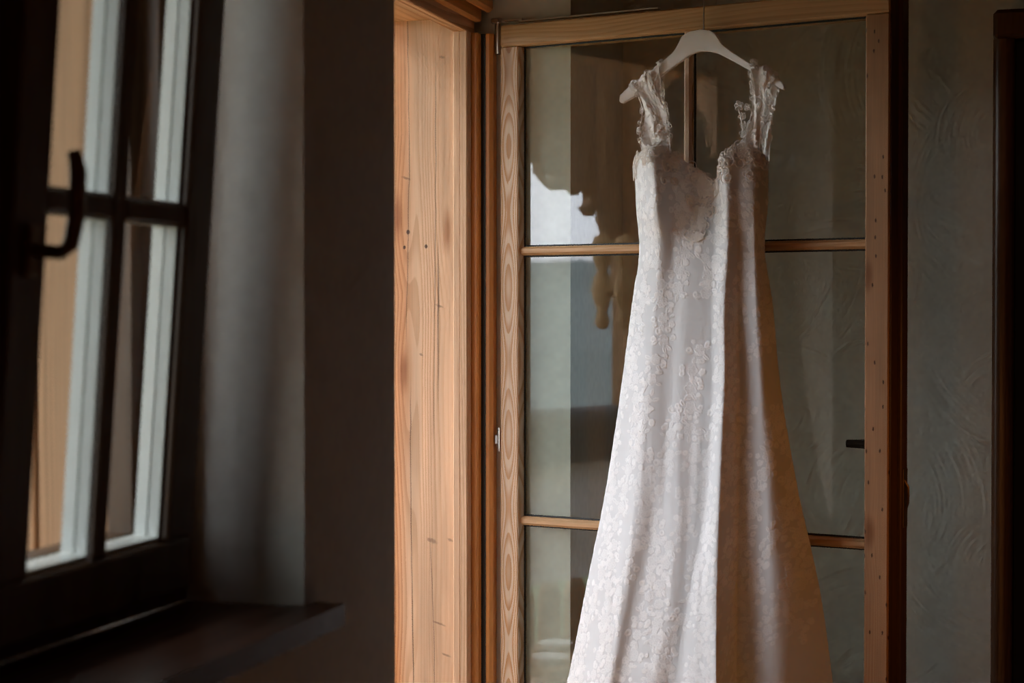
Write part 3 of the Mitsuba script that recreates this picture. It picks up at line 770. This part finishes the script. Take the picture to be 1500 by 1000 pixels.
# ---------------------------------------------------------------- wardrobe at the right
WD = thing('wardrobe', 'dark wooden wardrobe with rounded corner against the plaster wall at the right edge', 'wardrobe')
wx0, wx1, wy0, wy1 = 1.187, 2.35, 0.20, 0.592


def post(x, y):
    return prism(Polygon([(x, y), (x + 0.05, y), (x + 0.05, y + 0.05), (x, y + 0.05)]).buffer(-0.022).buffer(0.022, quad_segs=10), 0.08, 2.05)


for x, y in ((wx0, wy0), (wx1 - 0.05, wy0), (wx0, wy1 - 0.05), (wx1 - 0.05, wy1 - 0.05)):
    obj('post', post(x, y), 'dark_wood', WD, smooth=35)
obj('side_panel', bx(wx0 + 0.012, wx0 + 0.03, wy0 + 0.0505, wy1 - 0.0505, 0.08, 2.05), 'dark_wood', WD)
obj('side_panel', bx(wx1 - 0.03, wx1 - 0.012, wy0 + 0.0505, wy1 - 0.0505, 0.08, 2.05), 'dark_wood', WD)
obj('back_panel', bx(wx0 + 0.0505, wx1 - 0.0505, wy1 - 0.02, wy1 - 0.008, 0.08, 2.05), 'dark_wood', WD)
mid = (wx0 + wx1) / 2
for a, b, kx in ((wx0 + 0.0505, mid - 0.001, mid - 0.04), (mid + 0.001, wx1 - 0.0505, mid + 0.04)):
    dk = obj('door', join([bx(a, b, wy0 + 0.012, wy0 + 0.03, 0.085, 2.045, 0.003), bx(a + 0.08, b - 0.08, wy0 + 0.004, wy0 + 0.0118, 0.20, 1.93, 0.004)]), 'black_wood', WD)
    kn = trimesh.creation.icosphere(2, 0.014); kn.apply_translation([kx, wy0 + 0.0, 1.05])
    obj('knob', kn, 'bronze_metal', dk, smooth=True)
obj('cornice', bx(wx0 - 0.0, wx1 + 0.02, wy0 - 0.0, wy1, 2.0505, 2.12, 0.01), 'dark_wood', WD)
obj('plinth', bx(wx0 + 0.005, wx1 - 0.005, wy0 + 0.01, wy1, 0.0, 0.0795, 0.004), 'dark_wood', WD)

# ---------------------------------------------------------------- an added warm fill lamp, unseen behind the camera
LP = thing('added_globe_lamp', 'added warm fill lamp with a globe, unseen in the far corner behind the camera', 'lamp')
obj('base', axes(trimesh.creation.cylinder(0.10, 0.02, sections=40), [1, 0, 0], [0, 1, 0], [0, 0, 1], (0.36, -6.25, 0.0102)), 'black_metal', LP, smooth=40)
obj('pole', axes(trimesh.creation.cylinder(0.010, 0.34, sections=16), [1, 0, 0], [0, 1, 0], [0, 0, 1], (0.36, -6.25, 0.1904)), 'black_metal', LP, smooth=40)
gl = trimesh.creation.icosphere(3, 0.11); gl.apply_translation([0.36, -6.25, 0.4715])
k = obj('globe', gl, 'pale_ceramic', LP, smooth=True)
scene[k]['emitter'] = {'type': 'area', 'radiance': {'type': 'rgb', 'value': [GLOBE_FILL * 1.0, GLOBE_FILL * 0.36, GLOBE_FILL * 0.075]}}

# added unseen spot lamp that warms the shaded side of the dress
RD = thing('added_spot_lamp', 'added unseen spot lamp with a dark cone shade, warming the dress', 'lamp')
rp, ra = np.array([2.30, -1.35, 1.25]), np.array([0.80, -0.36, 0.95])
rd = (ra - rp) / np.linalg.norm(ra - rp)
obj('base', axes(trimesh.creation.cylinder(0.13, 0.02, sections=40), [1, 0, 0], [0, 1, 0], [0, 0, 1], (2.55, -1.50, 0.0102)), 'black_metal', RD, smooth=40)
obj('pole', tube([(2.55, -1.50, 0.0205), (2.55, -1.50, 0.9), (2.54, -1.495, 1.25), (2.48, -1.46, 1.38), *[tuple(rp - rd * q + np.array([0, 0, 0.0])) for q in (0.105,)]], 0.009, 12), 'black_metal', RD, smooth=40)
cone = trimesh.creation.revolve([(0.012, -0.10), (0.030, -0.10), (0.038, -0.06), (0.060, 0.05), (0.058, 0.05), (0.036, -0.058), (0.028, -0.097), (0.012, -0.097)], sections=40)
e1 = np.cross([0, 0, 1.0], rd); e1 /= np.linalg.norm(e1)
obj('shade', axes(cone, e1, np.cross(rd, e1), rd, rp), 'black_metal', RD, smooth=40)
scene['added_spot_light'] = {'type': 'spot', 'to_world': T().look_at(origin=rp.tolist(), target=ra.tolist(), up=[0, 0, 1]), 'cutoff_angle': 24.0, 'beam_width': 9.0,
                          'intensity': {'type': 'rgb', 'value': [SPOT_FILL * 1.0, SPOT_FILL * 0.33, SPOT_FILL * 0.055]}}

# ---------------------------------------------------------------- outside: balcony, roof, hills (seen in the glass)
BF = tag(key_of('balcony_floor'), kind='structure')
bw = 0.14
for i in range(11):
    x = OUT - 0.03 - i * (bw + 0.006)
    obj('board', bx(x - bw, x, -6.4, 3.0, -0.06, -0.02, 0.003), 'balcony_wood', BF)
RL = thing('balcony_railing', 'wooden balcony railing reflected in the door glass', 'railing')
rx = -1.50
obj('handrail', bx(rx - 0.06, rx + 0.06, -6.3, 2.9, 0.93, 0.985, 0.012), 'balcony_wood', RL)
obj('bottom_rail', bx(rx - 0.03, rx + 0.03, -6.3, 2.9, 0.06, 0.12, 0.006), 'balcony_wood', RL)
prof_b = [(-0.055, 0.1205), (-0.055, 0.30), (-0.030, 0.36), (-0.030, 0.42), (-0.055, 0.50), (-0.055, 0.62), (-0.028, 0.70), (-0.028, 0.76), (-0.055, 0.82), (-0.055, 0.9295)]
bal = prism(Polygon(prof_b + [(-a, z) for a, z in prof_b[::-1]]), -0.012, 0.012)
for i in range(58):
    y = -6.1 + i * 0.152
    obj('baluster', axes(bal, [0, 1, 0], [0, 0, 1], [1, 0, 0], (rx, y, 0)), 'post_wood', RL)
RF = tag(key_of('balcony_roof'), kind='structure')
sl = 0.20
for i in range(5):
    x1 = OUT - 0.005 - i * 0.142
    m = bx(x1 - 0.138, x1, -6.4, 3.0, 0, 0.024, 0.002)
    v = np.array(m.vertices); v[:, 2] += 3.08 + (v[:, 0] - OUT) * sl
    obj('roof_board', trimesh.Trimesh(v, m.faces, process=False), 'balcony_wood', RF)
for y in np.arange(-5.6, 2.9, 0.85):
    m = bx(-1.80, OUT - 0.01, y - 0.05, y + 0.05, -0.15, -0.002, 0.006)
    v = np.array(m.vertices); v[:, 2] += 3.08 + (v[:, 0] - OUT) * sl
    obj('rafter', trimesh.Trimesh(v, m.faces, process=False), 'post_wood', RF)
obj('purlin', bx(rx - 0.08, rx + 0.08, -6.2, 2.9, 2.50, 2.69, 0.008), 'balcony_wood', RF)
for py_ in (-2.36, 2.70):
    PS = thing('balcony_post', 'wooden post with curved fretwork bracket on the balcony, seen in the door glass' if py_ < 0 else 'far wooden balcony post beyond the open door', 'post')
    obj('shaft', bx(rx - 0.061, rx + 0.061, py_ - 0.07, py_ + 0.07, 0.9855, 2.4995, 0.008), 'post_wood', PS)
    if py_ > 0: continue
    # curved fretwork bracket between post and purlin, and an added short one
    pts = [(0.072, 2.498), (1.25, 2.498), (1.25, 2.40), (0.95, 2.02)]
    for i in range(25):
        a = math.pi / 2 * i / 24
        x, z = 0.95 - 0.80 * math.sin(a), 1.62 + 0.42 * math.cos(a) if i else 2.06
        pts.append((0.95 - (0.95 - 0.12) * math.sin(a), 1.57 + 0.40 * math.cos(a) + 0.022 * math.sin(i * 1.25)))
    pts += [(0.12, 1.50), (0.072, 1.48)]
    poly = Polygon(pts).buffer(0)
    for cx, cz, r in ((0.62, 1.965, 0.030), (0.53, 1.935, 0.026), (0.33, 1.86, 0.036), (0.24, 1.80, 0.028), (0.17, 1.70, 0.018)):
        from shapely.geometry import Point
        poly = poly.difference(Point(cx, cz).buffer(r))
    from shapely.geometry import box as flat_box
    poly, short = poly.intersection(flat_box(0, 0, 0.72, 3)), poly.intersection(flat_box(0, 0, 0.46, 3))
    if short.geom_type != 'Polygon': short = max(short.geoms, key=lambda g: g.area)
    if poly.geom_type != 'Polygon': poly = max(poly.geoms, key=lambda g: g.area)
    obj('bracket', axes(prism(poly, -0.022, 0.022), [0, 1, 0], [0, 0, 1], [1, 0, 0], (rx, py_, 0)), 'post_wood', PS)
    mb = axes(prism(short, -0.022, 0.022), [0, -1, 0], [0, 0, 1], [1, 0, 0], (rx, py_, 0)); mb.invert()
    obj('bracket', mb, 'post_wood', PS)  # added beside the post to block a bright sliver of reflected sky

# a thin white sheet airing over the railing, with a dark blanket folded on top of it
def drape(name, path, y0, y1, folds, mat, parent):
    n, m = 160, 80
    yy, t2, tt = np.linspace(y0, y1, n), np.linspace(0, 1, m), np.linspace(0, 1, len(path))
    cx_, cz_ = PchipInterpolator(tt, [p[0] for p in path])(t2), PchipInterpolator(tt, [p[1] for p in path])(t2)
    low = np.clip((0.97 - cz_) / 0.25, 0, 1)[:, None]
    f_ = meshkit.fbm(np.stack([np.repeat(yy[None] * 9, m, 0), np.repeat(cz_[:, None] * 1.4, n, 1), np.zeros((m, n))], -1), 3, 4)
    Xc = rx + cx_[:, None] + np.sign(cx_)[:, None] * f_ * folds * low
    return obj(name, trimesh.Trimesh(np.stack([Xc, np.repeat(yy[None], m, 0), cz_[:, None] + 0 * f_], -1).reshape(-1, 3), grid_faces(m, n), process=False), mat, parent, smooth=True)


tag(drape('bed_sheet', [(0.080, 0.38), (0.078, 0.60), (0.076, 0.80), (0.074, 0.95), (0.055, 0.995), (0.0, 1.000), (-0.055, 0.995), (-0.074, 0.95), (-0.078, 0.82)], -2.26, -0.98, 0.05, 'sheet_cloth', None), 'thin white sheet airing over the balcony railing, reflected low in the door glass', 'sheet')
tag(drape('folded_blanket', [(0.150, 0.83), (0.148, 0.90), (0.142, 0.97), (0.09, 1.025), (0.0, 1.032), (-0.09, 1.025), (-0.142, 0.97), (-0.148, 0.90)], -2.23, -1.02, 0.01, 'dark_cloth', None), 'dark blanket folded over the railing on top of the white sheet', 'blanket')
# stool with two dishes on the balcony floor
sk = thing('low_stool', 'low wooden stool on the balcony, reflected at the foot of the door glass', 'stool')
obj('seat', bx(-1.05, -0.72, -1.36, -0.98, 0.22, 0.25, 0.006), 'balcony_wood', sk)
for x in (-1.02, -0.75):
    for y in (-1.33, -1.01):
        obj('leg', bx(x - 0.018, x + 0.018, y - 0.018, y + 0.018, -0.0198, 0.2198, 0.003), 'post_wood', sk)
dish = trimesh.creation.revolve([(0, 0), (0.035, 0), (0.05, 0.012), (0.062, 0.022), (0.060, 0.024), (0.045, 0.014), (0, 0.006)], sections=32)
for x, y, nm in ((-0.96, -1.27, 'shallow white dish on the left of the low balcony stool'), (-0.82, -1.09, 'shallow white dish on the right of the low balcony stool')):
    m = dish.copy(); m.apply_translation([x, y, 0.2503])
    tag(obj('dish', m, 'pale_ceramic', smooth=35), nm, 'dish')
# two carved tan wooden ornaments hanging from the purlin
for y, nm in ((-2.02, 'tan hanging ornament nearer the middle of the door glass reflection'), (-2.16, 'tan hanging ornament beside the balcony post')):
    o = thing('hanging_ornament', nm, 'ornament')
    pr = [(0.0, 1.34), (0.02, 1.345), (0.032, 1.37), (0.02, 1.41), (0.03, 1.44), (0.045, 1.49), (0.035, 1.54), (0.02, 1.57), (0.036, 1.61), (0.046, 1.65), (0.035, 1.70), (0.0, 1.72)]
    m = trimesh.creation.revolve(pr, sections=24); m.apply_translation([rx + 0.12, y, 0])
    obj('body', m, 'dry_husk', o, smooth=True)
    obj('cord', tube([(rx + 0.12, y, 1.719), (rx + 0.075, y, 2.10), (rx + 0.0805, y, 2.52)], 0.003, 6), 'dark_cloth', o)

# land
gx = np.linspace(-900, -60, 70); gy = np.linspace(-1400, 1200, 150)
GX, GY = np.meshgrid(gx, gy, indexing='ij')
ridge = np.clip((-60 - GX) / 500, 0, 1) ** 1.4
HZ = -14 + ridge * (20 + 38 * meshkit.fbm(np.stack([GX / 260, GY / 260, 0 * GX], -1), 4, 2)) + 10 * (meshkit.fbm(np.stack([GX / 40, GY / 40, 0 * GX], -1), 3, 6) - 0.5)
tag(obj('hillside', trimesh.Trimesh(np.stack([GX, GY, HZ], -1).reshape(-1, 3), grid_faces(70, 150), process=False), 'hazy_hill_green', smooth=True), kind='structure')
tag(obj('meadow', bx(-61, 200, -400, 400, -14.5, -4.0), 'meadow_green'), kind='structure')
